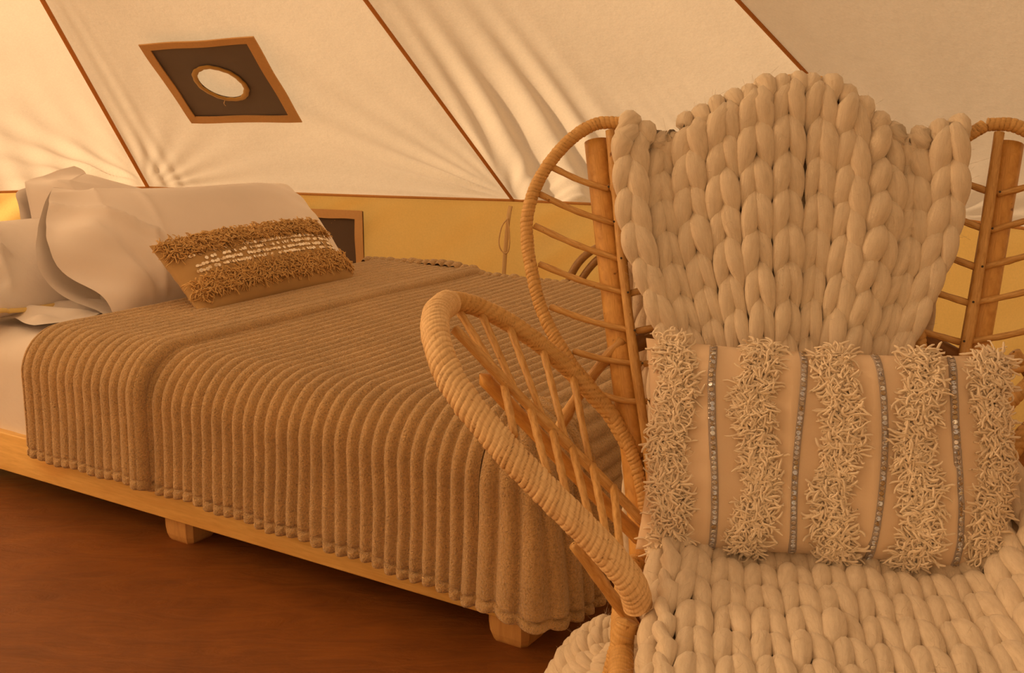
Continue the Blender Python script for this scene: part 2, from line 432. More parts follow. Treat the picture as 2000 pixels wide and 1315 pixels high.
def strip(mb, a, b, w, z, th=.004, n=24, seed=0):
    a = np.array(a, float); b = np.array(b, float); t = (b - a) / np.linalg.norm(b - a); p = np.array([-t[1], t[0]])
    s = np.linspace(0, 1, n)[:, None]; c = a + (b - a) * s; wob = .0012 * np.sin(s * 17 + seed) 
    lo = c - p * w / 2; hi = c + p * (w / 2 + wob)
    zz = z + .0012 * np.sin(s * 9 + seed)
    ring = [np.hstack([lo, zz - th / 2]), np.hstack([hi, zz - th / 2]), np.hstack([hi, zz + th / 2]), np.hstack([lo, zz + th / 2])]
    V = np.stack(ring, 1); mb.add(V, gridF(n, 4, True)); mb.add(V[[0, -1]].reshape(-1, 3), [[0, 1, 2, 3], [7, 6, 5, 4]])

def quadpanel(mb, Q, z, n=30, hole=None, amp=.004, seed=0):
    """bilinear sheet between four corners Q, optional elliptical hole (cx,cy,rx,ry,tilt) by polar mesh"""
    Q = np.array(Q, float)
    if hole is None:
        u, v = np.meshgrid(np.linspace(0, 1, n), np.linspace(0, 1, n), indexing='ij')
        P = (Q[0] * (1 - u)[..., None] + Q[1] * u[..., None]) * (1 - v)[..., None] + (Q[3] * (1 - u)[..., None] + Q[2] * u[..., None]) * v[..., None]
        Z = z + amp * wav(P[..., 0], P[..., 1], seed, 14)
        mb.add(np.dstack([P, Z]), gridF(n, n), P); return
    cx, cy, rx, ry, ti = hole; k = 96; ang = np.linspace(0, 2 * PI, k, endpoint=False)
    d = np.stack([np.cos(ang), np.sin(ang)], 1); out = []
    for dd in d:
        best = 9
        for j in range(4):
            p, e = Q[j], Q[(j + 1) % 4] - Q[j]
            A = np.array([[dd[0], -e[0]], [dd[1], -e[1]]])
            if abs(np.linalg.det(A)) < 1e-9: continue
            t, s = np.linalg.solve(A, p - np.array([cx, cy]))
            if t > 0 and -1e-6 <= s <= 1 + 1e-6: best = min(best, t)
        out.append(best)
    for q in Q:
        j = np.argmin(np.abs(np.angle(np.exp(1j * (ang - math.atan2(q[1] - cy, q[0] - cx)))))); v = q - [cx, cy]; d[j] = v / np.linalg.norm(v); out[j] = np.linalg.norm(v)
    out = np.array(out); ct, st = math.cos(ti), math.sin(ti)
    R = 1 / np.sqrt(((d[:, 0] * ct + d[:, 1] * st) / rx) ** 2 + ((-d[:, 0] * st + d[:, 1] * ct) / ry) ** 2)
    s = np.linspace(0, 1, 12)[:, None]; rad = R + (out - R) * s
    P = np.array([cx, cy]) + rad[..., None] * d[None]
    Z = z + amp * wav(P[..., 0], P[..., 1], seed, 14) * sstep(0, .3, s)
    mb.add(np.dstack([P, Z]), gridF(12, k, True), P)
    return np.array([cx, cy]) + R[:, None] * d

# window_1: the square panel with a round hole high on the roof
w1 = empty('window_1', M=frame_of(1)); tag(w1, 'dark square window flap with a round opening, sewn high on the tent roof', kind='structure')
Q = [(.667, .640), (1.116, .655), (1.205, 1.128), (.775, 1.100)]
Q = [np.array(q) for q in Q]; ZW = .058
mb = MB(); quadpanel(mb, [q + (np.mean(Q, 0) - q) * .03 for q in Q], ZW + .002, hole=(.94, .885, .076, .088, -.5), amp=.001, seed=3)
mb.build('dark_panel', M_dark, w1)
def frame_piece(par, o1, o2, i1, i2, z, th=.004, n=24, seed=0):
    s = np.linspace(0, 1, n)[:, None]; o = o1 + (o2 - o1) * s; i_ = i1 + (i2 - i1) * s
    zz = z + .0015 * np.sin(s * 9 + seed); mid_ = (o + i_) / 2; e_ = .0015 * np.sin(s * 15 + seed); o = o + (o - mid_) * e_ * 20
    V = np.stack([np.hstack([o, zz - th / 2]), np.hstack([i_, zz - th / 2]), np.hstack([i_, zz + th / 2]), np.hstack([o, zz + th / 2])], 1)
    mb = MB(); mb.add(V, gridF(n, 4, True)); mb.add(V[[0, -1]].reshape(-1, 3), [[0, 1, 2, 3], [7, 6, 5, 4]]); mb.build('binding', M_tape, par, smooth=False)
def inset(Q, wds):
    out = []; cc_ = np.mean(Q, 0); L_ = []
    for j in range(4):
        a_, b_ = Q[j], Q[(j + 1) % 4]; t = (b_ - a_) / np.linalg.norm(b_ - a_); p = np.array([-t[1], t[0]]); p *= np.sign((cc_ - a_) @ p); L_.append((a_ + p * wds[j], t))
    for j in range(4):
        (p0, t0), (p1, t1) = L_[j - 1], L_[j]; k_ = np.linalg.solve(np.array([t0, -t1]).T, p1 - p0); out.append(p0 + t0 * k_[0])
    return out
QI = inset(Q, (.040, .036, .030, .030))
for j in range(4): frame_piece(w1, Q[j], Q[(j + 1) % 4], QI[j], QI[(j + 1) % 4], ZW + .006, seed=j * 2.)
mb = MB(); k = 80; ang = np.linspace(0, 2 * PI, k); ct, st = math.cos(-.5), math.sin(-.5)
ex_ = (.083 * np.cos(ang)); ey_ = (.095 * np.sin(ang)); rj = 1 + .012 * np.sin(ang * 17) + .01 * np.sin(ang * 7)
ring = np.stack([.94 + (ex_ * ct - ey_ * st) * rj, .885 + (ex_ * st + ey_ * ct) * rj, np.full(k, ZW + .007)], 1)
tubes(mb, ring, .0095, 8, flat=.4, ref=np.array([0, 0, 1.])); mb.build('round_binding', M_ochre, w1)
mb = MB(); tubes(mb, spline([(.905, .80, ZW + .016), (.893, .785, ZW + .018), (.886, .765, ZW + .014)], .004), .0014, 5); mb.build('loose_thread', M_pale, w1)
# window_2: dark window in the low wall, mostly behind the pillow
w2 = empty('window_2', M=frame_of(1, True)); tag(w2, 'dark window with khaki border in the low wall beside the pillow', kind='structure')
def low_window(par, x0, x1, z0, z1):
    mb = MB(); quadpanel(mb, [(x0, z0), (x1, z0), (x1, z1), (x0, z1)], .020, amp=.002, seed=2); mb.build('dark_panel', M_dark, par)
    bw = .034
    for j, (a_, b_) in enumerate((((x0, z0 + bw / 2), (x1, z0 + bw / 2)), ((x1 - bw / 2, z0), (x1 - bw / 2, z1)), ((x1, z1 - bw * .4), (x0, z1 - bw * .4)), ((x0 + bw / 2, z1), (x0 + bw / 2, z0)))):
        mb = MB(); strip(mb, a_, b_, bw, .028, .005, seed=j); mb.build('binding', M_tape, par, smooth=False)
low_window(w2, .585, 1.033, .16, .603)
w3 = empty('window_3', M=frame_of(0, True)); tag(w3, 'dark window in the low wall left of the pillows', kind='structure')
W0 = float(np.linalg.norm(corn[1] - corn[0]))
low_window(w3, .15, W0 - .80, .12, .545)
mb = MB(); ang = np.linspace(0, 2 * PI, 24); tubes(mb, np.stack([W0 - .70 + .012 * np.cos(ang), .612 + .010 * np.sin(ang), 0 * ang + .03], 1), .004, 6); 
o = mb.build('eyelet', M_seam, w3)

# wall ties
def tie(M, pts, name='wall_tie', label='', loop=None):
    t = empty(name, M=M); tag(t, label, 'strap')
    mb = MB(); tubes(mb, spline(pts, .01), .0085, 8, flat=.3, ref=np.array([0, 0, 1.])); mb.build('band', M_pale, t)
    if loop is not None:
        mb = MB(); tubes(mb, spline(loop, .006), .0028, 6); mb.build('loop', M_pale, t)
tie(frame_of(1, True), [(1.648, .645, .012), (1.643, .60, .022), (1.632, .50, .020), (1.620, .35, .018), (1.60, .05, .02)],
    label='pale cotton tie strip hanging down the tent wall corner above the bed', loop=[(1.643, .60, .028), (1.622, .57, .036), (1.610, .51, .036), (1.620, .475, .03), (1.640, .47, .03), (1.652, .50, .036), (1.650, .56, .034), (1.641, .60, .028)])
tie(frame_of(2, True), [(1.46, .645, .012), (1.455, .56, .022), (1.452, .40, .022), (1.452, .05, .02)],
    label='pale cotton tie strip on the tent wall seen through the right wing of the chair', loop=[(1.455, .60, .025), (1.44, .55, .035), (1.445, .5, .03), (1.458, .52, .035), (1.456, .6, .025)])
# centre pole (out of frame to the left, holds the roof up)
pole = empty('tent_pole', (APEX[0], APEX[1], 0)); tag(pole, 'straight wooden centre pole holding up the tent peak', 'pole')
mb = MB(); tubes(mb, np.array([[0, 0, z] for z in np.linspace(0, 2.58, 20)]), .022, 14); mb.build('shaft', M_leg, pole)

# ---------------------------------------------------------------- the bed (local x = length from foot to head, y = width from near to far side)
BU = np.array([-.848, .5299, 0]); BW = np.array([.5299, .848, 0]); B0 = np.array([.0451, 1.8456, 0])
MBED = Matrix(((BU[0], BW[0], 0, B0[0]), (BU[1], BW[1], 0, B0[1]), (0, 0, 1, 0), (0, 0, 0, 1)))
BL, BWD = 2.0, 1.37
bed = empty('bed', M=MBED); tag(bed, 'low pine double bed frame on short chamfered block legs', 'bed')
RB, RT = .072, .180
def boxobj(name, lo, hi, mat, parent, bev=.004):
    mb = MB(); boxmb(mb, lo, hi, bev); return mb.build(name, mat, parent)
boxobj('side_rail', (0, 0, RB), (BL, .024, RT), M_pine, bed)
boxobj('side_rail', (0, BWD - .024, RB), (BL, BWD, RT), M_pine, bed)
def foot(name, x):
    mb = MB(); boxmb(mb, (0.025, 0, RB), (BWD - .025, .024, RT), .004)
    o = mb.build(name, M_pine, bed); o.matrix_local = Matrix.Translation((x + .024, 0, 0)) @ Matrix.Rotation(PI / 2, 4, 'Z'); return o
foot('foot_rail', 0.0); foot('head_rail', BL - .024)
for k in range(9):
    mb = MB(); boxmb(mb, (0, 0, 0), (BWD - .052, .08, .016), .003); o = mb.build('slat', M_pine, bed)
    o.matrix_local = Matrix.Translation((.16 + k * .215, .026, RB + .018)) @ Matrix.Rotation(PI / 2, 4, 'Z') @ Matrix.Translation((0, -.04, 0))
def leg(x, y):
    # block leg with chamfered vertical corners, rounded at the foot
    hw = .047; ch = .012; z = np.array([.0, .0, .006, .018, .036, RB + .002, RB + .002]); sc = np.array([.0, .80, .88, .96, 1, 1, 0])
    c = [(hw, -hw + ch), (hw, hw - ch), (hw - ch, hw), (-hw + ch, hw), (-hw, hw - ch), (-hw, -hw + ch), (-hw + ch, -hw), (hw - ch, -hw)]
    V = np.array([[(x + s * q[0], y + s * q[1], zz) for q in c] for zz, s in zip(z, sc)])
    mb = MB(); mb.add(V, gridF(7, 8, True)); mb.build('leg', M_leg, bed, smooth=False)
for lx in (.085, 1.02, 1.92):
    for ly in (.075, BWD - .075): leg(lx, ly)

# mattress under a white fitted sheet
mat_t = empty('mattress', M=MBED); tag(mat_t, 'thick mattress under a white cotton sheet on the pine bed', 'mattress')
def rbox(lo, hi, r, nx, ny, seed, amp):
    """top and sides of a rounded box as concentric rings"""
    cx, cy = (lo[0] + hi[0]) / 2, (lo[1] + hi[1]) / 2; hx, hy = (hi[0] - lo[0]) / 2, (hi[1] - lo[1]) / 2
    per = []
    K = 420
    ang = np.linspace(0, 4, K, endpoint=False)
    for a in ang:   # square contour param
        s, f = int(a), a - int(a)
        q = [(1, -1 + 2 * f), (1 - 2 * f, 1), (-1, 1 - 2 * f), (-1 + 2 * f, -1)][s]; per.append(q)
    per = np.array(per); rows = []
    def ringat(ins, z, rc):
        ax, ay = hx - ins, hy - ins; p = per * [ax, ay]
        # round the plan corners
        dx = np.maximum(np.abs(p[:, 0]) - (ax - rc), 0); dy = np.maximum(np.abs(p[:, 1]) - (ay - rc), 0)
        L = np.hypot(dx, dy); f = np.where(L > rc, rc / np.maximum(L, 1e-9), 1)
        q = np.stack([np.sign(p[:, 0]) * (np.minimum(np.abs(p[:, 0]), ax - rc) + dx * f), np.sign(p[:, 1]) * (np.minimum(np.abs(p[:, 1]), ay - rc) + dy * f)], 1)
        return np.column_stack([q[:, 0] + cx, q[:, 1] + cy, np.full(K, z)])
    for s in np.linspace(1, 0, 26)[:-1]: rows.append(ringat(r + s * (min(hx, hy) - r - .002), hi[2], .002 + .06 * (1 - s)))
    for t in np.linspace(0, PI / 2, 12): rows.append(ringat(r * (1 - math.sin(t)), hi[2] - r * (1 - math.cos(t)), .075))
    for z in np.linspace(hi[2] - r, lo[2], 26)[1:]: rows.append(ringat(-.004 * math.sin(PI * (hi[2] - r - z) / (hi[2] - r - lo[2])), z, .075))
    V = np.array(rows); m = len(rows)
    s = np.cumsum(np.r_[0, np.linalg.norm(np.diff(V[-1], axis=0), axis=1)])[None] + 0 * V[..., 0]
    z = V[..., 2]; h = np.clip((hi[2] - z) / (hi[2] - lo[2]), 0, 1)
    out = nrm(V - np.array([cx, cy, 0]) * 1.0) * [1, 1, 0]
    V = V + out * (amp * h * wav(s, z * .5, seed, 26) + amp * .5 * h * wav(s * 1.0, z, seed + 1, 60))[..., None]
    V[..., 2] += (1 - h) ** 4 * .006 * wav(V[..., 0], V[..., 1], seed + 2, 12)
    return V
V = rbox((.03, .022, RT - .06), (1.965, 1.335, .440), .085, 0, 0, 5, .006)
mb = MB(); mb.add(V, gridF(V.shape[0], V.shape[1], True), V[..., :2]); mb.build('fitted_sheet', M_sheet, mat_t)

# ---------------------------------------------------------------- ribbed blanket
blk = empty('ribbed_blanket', M=MBED); tag(blk, 'light brown plush ribbed blanket spread over the bed, hanging over its near side', 'blanket')
def rib(x, p, sharp=.60): return np.abs(np.cos(PI * x / p)) ** sharp
def drape_section(top, r, wout, zh, D, n_top, n_round, n_side, flare=.012):
    """cross-section from far (y=D) to near edge and down; returns (y,z) and outward normals; y=0 is near face"""
    y, z, ny, nz = [], [], [], []
    for s in np.linspace(0, 1, n_top, endpoint=False): y.append(D + (wout + r - D) * s); z.append(top); ny.append(0); nz.append(1)
    for t in np.linspace(0, PI / 2, n_round): y.append(wout + r - r * math.sin(t)); z.append(top - r + r * math.cos(t)); ny.append(-math.sin(t)); nz.append(math.cos(t))
    for s in np.linspace(0, 1, n_side + 1)[1:]: y.append(wout - flare * s ** 1.5); z.append(top - r + (zh - top + r) * s); ny.append(-1); nz.append(0)
    return np.array(y), np.array(z), np.array(ny), np.array(nz)
PITCH = .0318; TOP = .454
def hem_fac(h):
    """rib height factor near a hem: h = distance above the hem"""
    f = np.clip(h / .006, 0, 1) ** .5
    return f * (1 - .75 * np.exp(-((h - .024) / .0035) ** 2))
def blanket_grid(l_list, hem_of, top, wout, amp, far_hem, seed, wob, r=.105, D=BWD - .005, thick=.010, edge_lift=0.):
    rows = []; Us = []
    n_top, n_round, n_side = 120, 26, 80
    S = np.asarray(l_list)
    for l in S:
        zh = hem_of(l)
        y, z, ny, nz = drape_section(top, r, wout, zh, D, n_top, n_round, n_side)
        side = sstep(.40, .12, z) * (y < .3)
        lw = wob * wav(np.full_like(z, l), z * 1.2, seed, 20) * side + .0035 * wav(np.full_like(z, l) * .7, y, seed + 9, 6)
        h = np.where(nz < .5, z - zh, 1.)
        f = rib(l, PITCH) * hem_fac(h) * np.clip((D - y) / .008 + .15, 0, 1) ** .5
        d = thick * np.clip(h / .008, .0, 1) ** .5 * .4 + amp * f
        d = d + .0006 * wav(np.full_like(z, l) , y + z, seed + 3, 900, 8) + .0008 * wav(np.full_like(z, l), y + z, seed + 4, 300, 8)
        d = d + edge_lift * math.exp(-((l - 1.03) / .03) ** 2)
        bow = .010 * wav(np.full_like(z, l), z * .3, seed + 5, 9) * side
        zt = .004 * wav(np.full_like(z, l), y, seed + 6, 7) * (nz > .9)
        rows.append(np.stack([l + lw, y + ny * (d + bow + .006), z + nz * d + zt - far_hem * sstep(D - .05, D, y) * .008], -1))
        Us.append(np.stack([np.full_like(y, l), y - z], -1))
    return np.array(rows), np.array(Us)
def hem_main(l): return float(np.interp(l, [.0, .10, .22, .43, .83, 1.02], [.100, .102, .112, .127, .146, .150])) + .004 * math.sin(l * 37) + (0.006 - .006 * abs(math.cos(PI * l / PITCH)))
def hem_fold(l): return float(np.interp(l, [1.02, 1.05, 1.49], [.158, .160, .157])) + .003 * math.sin(l * 41) + (0.006 - .006 * abs(math.cos(PI * l / PITCH)))
NL = 9
# main part, including the turn round the foot corner
l_main = np.arange(.11, 1.10, PITCH / NL)
V, U = blanket_grid(l_main[::-1], hem_main, TOP, -.010, .0180, 1, 21, .010)
mb = MB(); mb.add(V, gridF(*V.shape[:2]), U)
# corner: sweep round the foot corner then a little along the foot face
RC = .11; rows = []; Us = []
arc = PI / 2 * RC
ss = np.arange(-PITCH, arc + .060, PITCH / NL)
n_round, n_side = 30, 90
for s in ss:
    ph = max(0, min(s / RC, PI / 2)); e = max(0, s - arc)
    under = .004 if s < 0 else 0
    zh = .100 - .030 * float(sstep(0, arc, s)) + .003 * math.sin(s * 60) + (0.006 - .006 * abs(math.cos(PI * (l_main[0] - s) / PITCH)))
    yy, zz, ny, nz = drape_section(TOP, RC, 0, zh, RC + .002, 8, n_round, n_side, .014)
    inner = yy   # distance from the outer face inward (negative = flared outward)
    sh = sstep(TOP - .05, TOP - .25, zz) * .85
    def lpath(q_, rc):      # side, small turn, foot: distance q_ along an L with corner radius rc
        st = RC - rc
        if q_ < st: return np.array([RC - q_, 0.]), np.array([0., -1.])
        q_ -= st; al = PI / 2 * rc
        if q_ < al: g = q_ / rc; return np.array([rc - rc * math.sin(g), rc - rc * math.cos(g)]), np.array([-math.sin(g), -math.cos(g)])
        return np.array([0., rc + q_ - al]), np.array([-1., 0.])
    sc_ = (2 * (RC - .03) + PI / 2 * .03) / arc
    pS, nS = lpath(min(s, arc) * sc_, .03)
    c, sn = math.cos(ph), math.sin(ph)
    k = (RC - inner) / RC
    Xr = RC - min(s, 0) - sn * RC * k; Yr = RC - c * RC * k
    Xs = pS[0] - nS[0] * inner; Ys = pS[1] - nS[1] * inner
    X = Xr * (1 - sh) + Xs * sh - .010 * sn; Y = Yr * (1 - sh) + Ys * sh - .010 * c + e
    dirx, diry = -sn, -c
    h = np.where(nz < .5, zz - zh, 1.); f = rib(l_main[0] - s, PITCH) * hem_fac(h)
    d = -under + .004 * np.clip(h / .008, 0, 1) ** .5 + .0180 * f + .0007 * wav(np.full_like(zz, s), zz, 3, 700, 8)
    flar = .018 * sstep(.35, .1, zz) * math.sin(max(0, min(1, s / (arc + .06))) * PI) + .012 * wav(np.full_like(zz, s), zz * .4, 8, 16) * sstep(.4, .2, zz)
    if s > ss[-1] - .03: flar = flar + (1 - (ss[-1] - s) / .03) * .028 * sstep(.40, .2, zz) * (1 + .5 * np.sin(zz * 30))
    hor = 1 - nz * (nz > 0)
    rows.append(np.stack([X + dirx * (d * -(-hor) + flar + .006), Y + diry * (d * hor + flar + .006), zz + nz * d], -1)); Us.append(np.stack([np.full_like(zz, -s), yy - zz], -1))
V = np.array(rows); mb.add(V, gridF(*V.shape[:2]), np.array(Us))
main = mb.build('main_panel', M_blank, blk)
# foot drop with ribs running across
ws = np.arange(.14, BWD + .01, .012); rows = []; Us = []
for w_ in ws:
    zh = .20 + .012 * math.sin(w_ * 9) + .006 * math.sin(w_ * 31)
    yy, zz, ny, nz = drape_section(TOP, RC, -.010, zh, .125, 6, 60, 120, .015)
    path = np.r_[0, np.cumsum(np.hypot(np.diff(yy), np.diff(zz)))]
    h = np.where(nz < .5, zz - zh, 1.); f = rib(path + .003 - .125 + l_main[0], PITCH) * hem_fac(h)
    d = .004 + .0105 * f + .0008 * wav(np.full_like(zz, w_), zz, 13, 500, 8); bow = .014 * wav(np.full_like(zz, w_), zz * .6, 18, 12) * sstep(.42, .25, zz)
    edge = np.clip((w_ - ws[0]) / .02, .2, 1)
    rows.append(np.stack([yy + ny * (d + bow + .004), np.full_like(yy, w_) + .006 * wav(zz, zz * 0 + w_, 4, 25), zz + nz * d * edge], -1)); Us.append(np.stack([path, np.full_like(path, w_)], -1))
V = np.array(rows); mb = MB(); mb.add(V, gridF(*V.shape[:2])[:, ::-1], np.array(Us)); mb.build('foot_drop', M_blank, blk)
# turned-down double layer at the head end
l_fold = np.arange(1.030, 1.452, PITCH / NL)
V, U = blanket_grid(l_fold[::-1], hem_fold, TOP + .022, -.034, .0110, 1, 51, .004, edge_lift=.009)
# close the two long edges with a rolled border
def roll_edge(row, dirx, rr=.011, dz=0):
    m = 8; out = []
    for t in np.linspace(0, PI, m):
        q = row.copy(); q[:, 0] += dirx * rr * math.sin(t); out.append(q)
    return out
mb = MB(); mb.add(V, gridF(*V.shape[:2]), U)
def border(row, nyz, dirx, rr=.016, th=.046):
    """half-round edge from the sheet surface down to the layer beneath"""
    out = []
    for t in np.linspace(0, PI, 9):
        q = row.copy(); q[:, 0] += dirx * rr * math.sin(t); q[:, 1:] -= nyz * th * (1 - math.cos(t)) / 2; out.append(q)
    return np.array(out)
y_, z_, ny_, nz_ = drape_section(TOP, .105, -.010,   .15, BWD - .005, 120, 26, 80)
NYZ = np.stack([ny_, nz_], -1)
Bd = border(V[-1], NYZ, -1); mb.add(Bd, gridF(*Bd.shape[:2]), np.stack([Bd[..., 0], Bd[..., 1] - Bd[..., 2]], -1))
Bd = border(V[0], NYZ, 1); mb.add(Bd, gridF(*Bd.shape[:2])[:, ::-1], np.stack([Bd[..., 0], Bd[..., 1] - Bd[..., 2]], -1))
mb.build('turned_down_layer', M_blank, blk)
# far edge: row of plump rib ends
mb = MB(); Ps = []; 
for l in np.arange(.13, 1.50, PITCH):
    t = TOP + (.014 if l > 1.03 else 0) + (.012 * math.exp(-((l - 1.2) / .15) ** 2)); jj = rng.uniform(-.003, .003)
    q = np.array([[l + jj, BWD - .045, t + .004], [l + jj, BWD - .02, t + .007], [l + jj, BWD - .005, t - .001], [l + jj, BWD + .001, t - .02], [l + jj, BWD + .003, t - .05]]); Ps.append(spline(q, .008)[:9])
n = min(len(p) for p in Ps); Ps = np.array([p[:n] for p in Ps]); R = .0180 * np.sin(np.linspace(.35, 2.9, n)) ** .5
tubes(mb, Ps, R[None] * rng.uniform(.85, 1.2, (len(Ps), 1)), 10); mb.build('far_hem', M_blank, blk)

# ---------------------------------------------------------------- pillows
def basis(o, X, Y):
    X = np.array(X, float); X /= np.linalg.norm(X); Y = np.array(Y, float); Y -= X * (X @ Y); Y /= np.linalg.norm(Y); Z = np.cross(X, Y)
    M = Matrix.Identity(4)
    for r in range(3): M[r][0] = X[r]; M[r][1] = Y[r]; M[r][2] = Z[r]; M[r][3] = o[r]
    return M
def bedpt(l, w, z): return B0 + BU * l + BW * w + np.array([0, 0, z])
def sleeve(wd, ht, T, seed, n=110, k=96, open_left=True, ruf=.012, sag=.0):
    """pillowcase: closed at +x, an open hemmed sleeve at -x"""
    u = np.linspace(-1.0, 1, n); a = np.linspace(0, 2 * PI, k, endpoint=False)
    uu, aa = np.meshgrid(u, a, indexing='ij')
    endc = np.clip(1 - np.abs(np.maximum(uu, 0)) ** 6, 0, 1) ** .5
    endl = np.where(uu < 0, (1 - .62 * sstep(.70, 1.0, -uu)) if open_left else np.clip(1 - np.abs(uu) ** 6, 0, 1) ** .5, 1)
    h = ht / 2 * (1 - .05 * sstep(.4, 1, np.abs(uu)) + (.10 * sstep(.75, 1, -uu) if open_left else 0)) * (1 - .06 * (1 - uu ** 2))
    h = h * np.where(uu > 0, 1 - .05 * sstep(.93, 1, uu), 1)
    sy = np.sign(np.sin(aa)) * np.abs(np.sin(aa)) ** .8
    y = h * sy; z = T / 2 * endc * endl * np.sign(np.cos(aa)) * np.clip(1 - np.abs(sy) ** 2.6, 0, 1) ** .62
    x = uu * wd / 2 * (1 + .03 * np.abs(sy) ** 4)
    fr = sstep(.45, .95, -uu) if open_left else 0
    z = z + fr * (ruf * np.sin(sy * 7 + seed) + ruf * .8 * wav(x, y, seed, 24)) 
    x = x + (fr * .10 * np.maximum(sy, 0) ** 3 if open_left else 0) - (fr * (.02 * np.sin(sy * 5 + seed * 2) + .075 * (1 - sy ** 2) - .02) if open_left else 0)
    cr = .004 * wav(x, y, seed + 2, 13) + .0025 * np.sin((y + x * .7) * 60 + seed) * sstep(.4, .9, np.abs(uu)) + .004 * sstep(.5, 1, uu) * np.sin(y * 70)
    z = z + np.sign(np.cos(aa)) * cr * endc
    if open_left:   # hem ridge
        z = z + np.sign(np.cos(aa)) * .0035 * np.exp(-((uu + .72) / .012) ** 2)
    if open_left:   # pressed-in creases near the open end
        for (xa, ya, xb, yb, hgt, wd_) in ((-.46, .16, -.27, -.02, .016, .020), (-.27, -.02, -.31, -.20, .010, .016), (-.40, .02, -.33, -.16, -.012, .022), (-.44, .20, -.22, .19, .007, .014), (-.20, .14, -.24, -.05, .007, .02), (.20, -.10, .40, -.19, .006, .02), (.05, -.12, .10, -.22, .006, .02)):
            ax_, ay_ = xa * wd, ya * wd / 1.0; bx_, by_ = xb * wd, yb * wd; dx_, dy_ = bx_ - ax_, by_ - ay_
            tt_ = np.clip(((x - ax_) * dx_ + (y - ay_) * dy_) / (dx_ ** 2 + dy_ ** 2), 0, 1)
            q_ = ((x - ax_) * (-dy_) + (y - ay_) * dx_) / math.hypot(dx_, dy_); e_ = np.hypot(x - ax_ - tt_ * dx_, y - ay_ - tt_ * dy_)
            z = z + (np.cos(aa) > 0) * hgt * np.exp(-(e_ / wd_) ** 2) * (1 - .5 * np.tanh(q_ / .006)) * np.clip(1 - np.abs(sy) ** 6, 0, 1)
    y = y - sag * (z / T) 
    V = np.stack([x, y, z], -1); return V
def pillow(name, M, wd, ht, T, seed, mat, label, **kw):
    p = empty(name, M=M); tag(p, label, 'pillow')
    V = sleeve(wd, ht, T, seed, **kw); mb = MB(); mb.add(V, gridF(V.shape[0], V.shape[1], True)[:, ::-1], V[..., :2]); mb.build('pillowcase', mat, p)
    return p
def lean(t): return BU * math.sin(t) + np.array([0, 0, math.cos(t)])
t = math.radians(45)
p1 = pillow('pillow', basis(bedpt(1.475, .785, .458) + lean(t) * .19 + BU * .075, BW + np.array([0, 0, -.035]), lean(t)), 1.03, .47, .20, 1, M_sheet2,
            'large plump white pillow leaning at the front, the small tan cushion before it')
mb = MB(); V = sleeve(.70, .38, .07, 4, open_left=False); V[..., 0] -= .07; mb.add(V, gridF(V.shape[0], V.shape[1], True)[:, ::-1], V[..., :2]); mb.build('inner_pillow', M_yellow, p1)
t2 = math.radians(36)
p2 = pillow('pillow', basis(bedpt(1.74, .73, .432) + lean(t2) * .185 + BU * .09, BW * .93 - lean(t2) * .36, lean(t2) * .93 + BW * .36), .66, .46, .17, 6, M_sheet2,
            'white pillow standing behind the large front pillow, only its top corner showing', ruf=.02)
t3 = math.radians(58)
p3 = pillow('pillow', basis(bedpt(1.70, .34, .47) + lean(t3) * .19 + BU * .02, BW + np.array([0, 0, -.02]), lean(t3)), .66, .40, .15, 9, M_sheet,
            'rumpled white pillow at the far left, its yellow edge peeking out', ruf=.02)
mb = MB(); V = sleeve(.52, .32, .06, 5, open_left=False); V[..., 0] -= .055; V[..., 1] -= .0; mb.add(V, gridF(V.shape[0], V.shape[1], True)[:, ::-1], V[..., :2]); mb.build('inner_pillow', M_yellow, p3)
Vp = sleeve(.66, .40, .15, 9, ruf=.02); kb = Vp.shape[1] * 3 // 4
mb = MB(); tubes(mb, Vp[2:90, kb] + np.array([0, -.004, .004]), .0085, 8, flat=.6); mb.build('yellow_piping', M_yellow, p3)['label'] = 'mustard yellow edge of the pillow'
# rumpled flat sheet lying by the pillows
sh = empty('folded_sheet', M=MBED); tag(sh, 'crumpled white top sheet lying under the pillows at the left edge', 'sheet')
m, n = 70, 70; xx, yy = np.meshgrid(np.linspace(1.56, 1.95, m), np.linspace(.10, .62, n), indexing='ij')
f_ = sstep(0, .05, xx - 1.56) * sstep(0, .05, yy - .10)
zz = .462 + f_ * (.016 + .014 * wav(xx, yy, 77, 22) + .008 * np.sin((xx * .8 + yy) * 55)) 
V = np.stack([xx + .02 * np.sin(yy * 22), yy + .02 * np.sin(xx * 19), zz], -1); mb = MB(); mb.add(V, gridF(m, n)[:, ::-1], V[..., :2]); mb.build('cotton_layer', M_sheet, sh)

# ---------------------------------------------------------------- cushions with shaggy bands
def cush_surf(wd, ht, T, front=True, bands=None):
    def S(u, v):
        u = np.asarray(u, float); v = np.asarray(v, float)
        pin = 1 - .10 * (u ** 2) * (1 - v ** 2) * 0 
        x = wd / 2 * u * (1 - .05 * (1 - v ** 2) * np.abs(u) ** 6 - .0)
        y = ht / 2 * v * (1 - .07 * (1 - u ** 2) * np.abs(v) ** 6)
        g = np.clip(1 - np.abs(u) ** 3.2, 0, 1) ** .55 * np.clip(1 - np.abs(v) ** 3.2, 0, 1) ** .55
        z = T / 2 * g * (1 if front else -1)
        if bands is not None and front: z = z + T * .09 * g * np.abs(np.cos(np.pi * (u - bands[0]) / (bands[1]))) ** .7 * -1 + .02 * T
        z = z + (.0025 * np.sin(v * 21 + u * 6) * np.abs(u) ** 2 + .0025 * np.sin(u * 26) * np.abs(v) ** 3) * g
        return np.stack([x, y, z], -1)
    return S
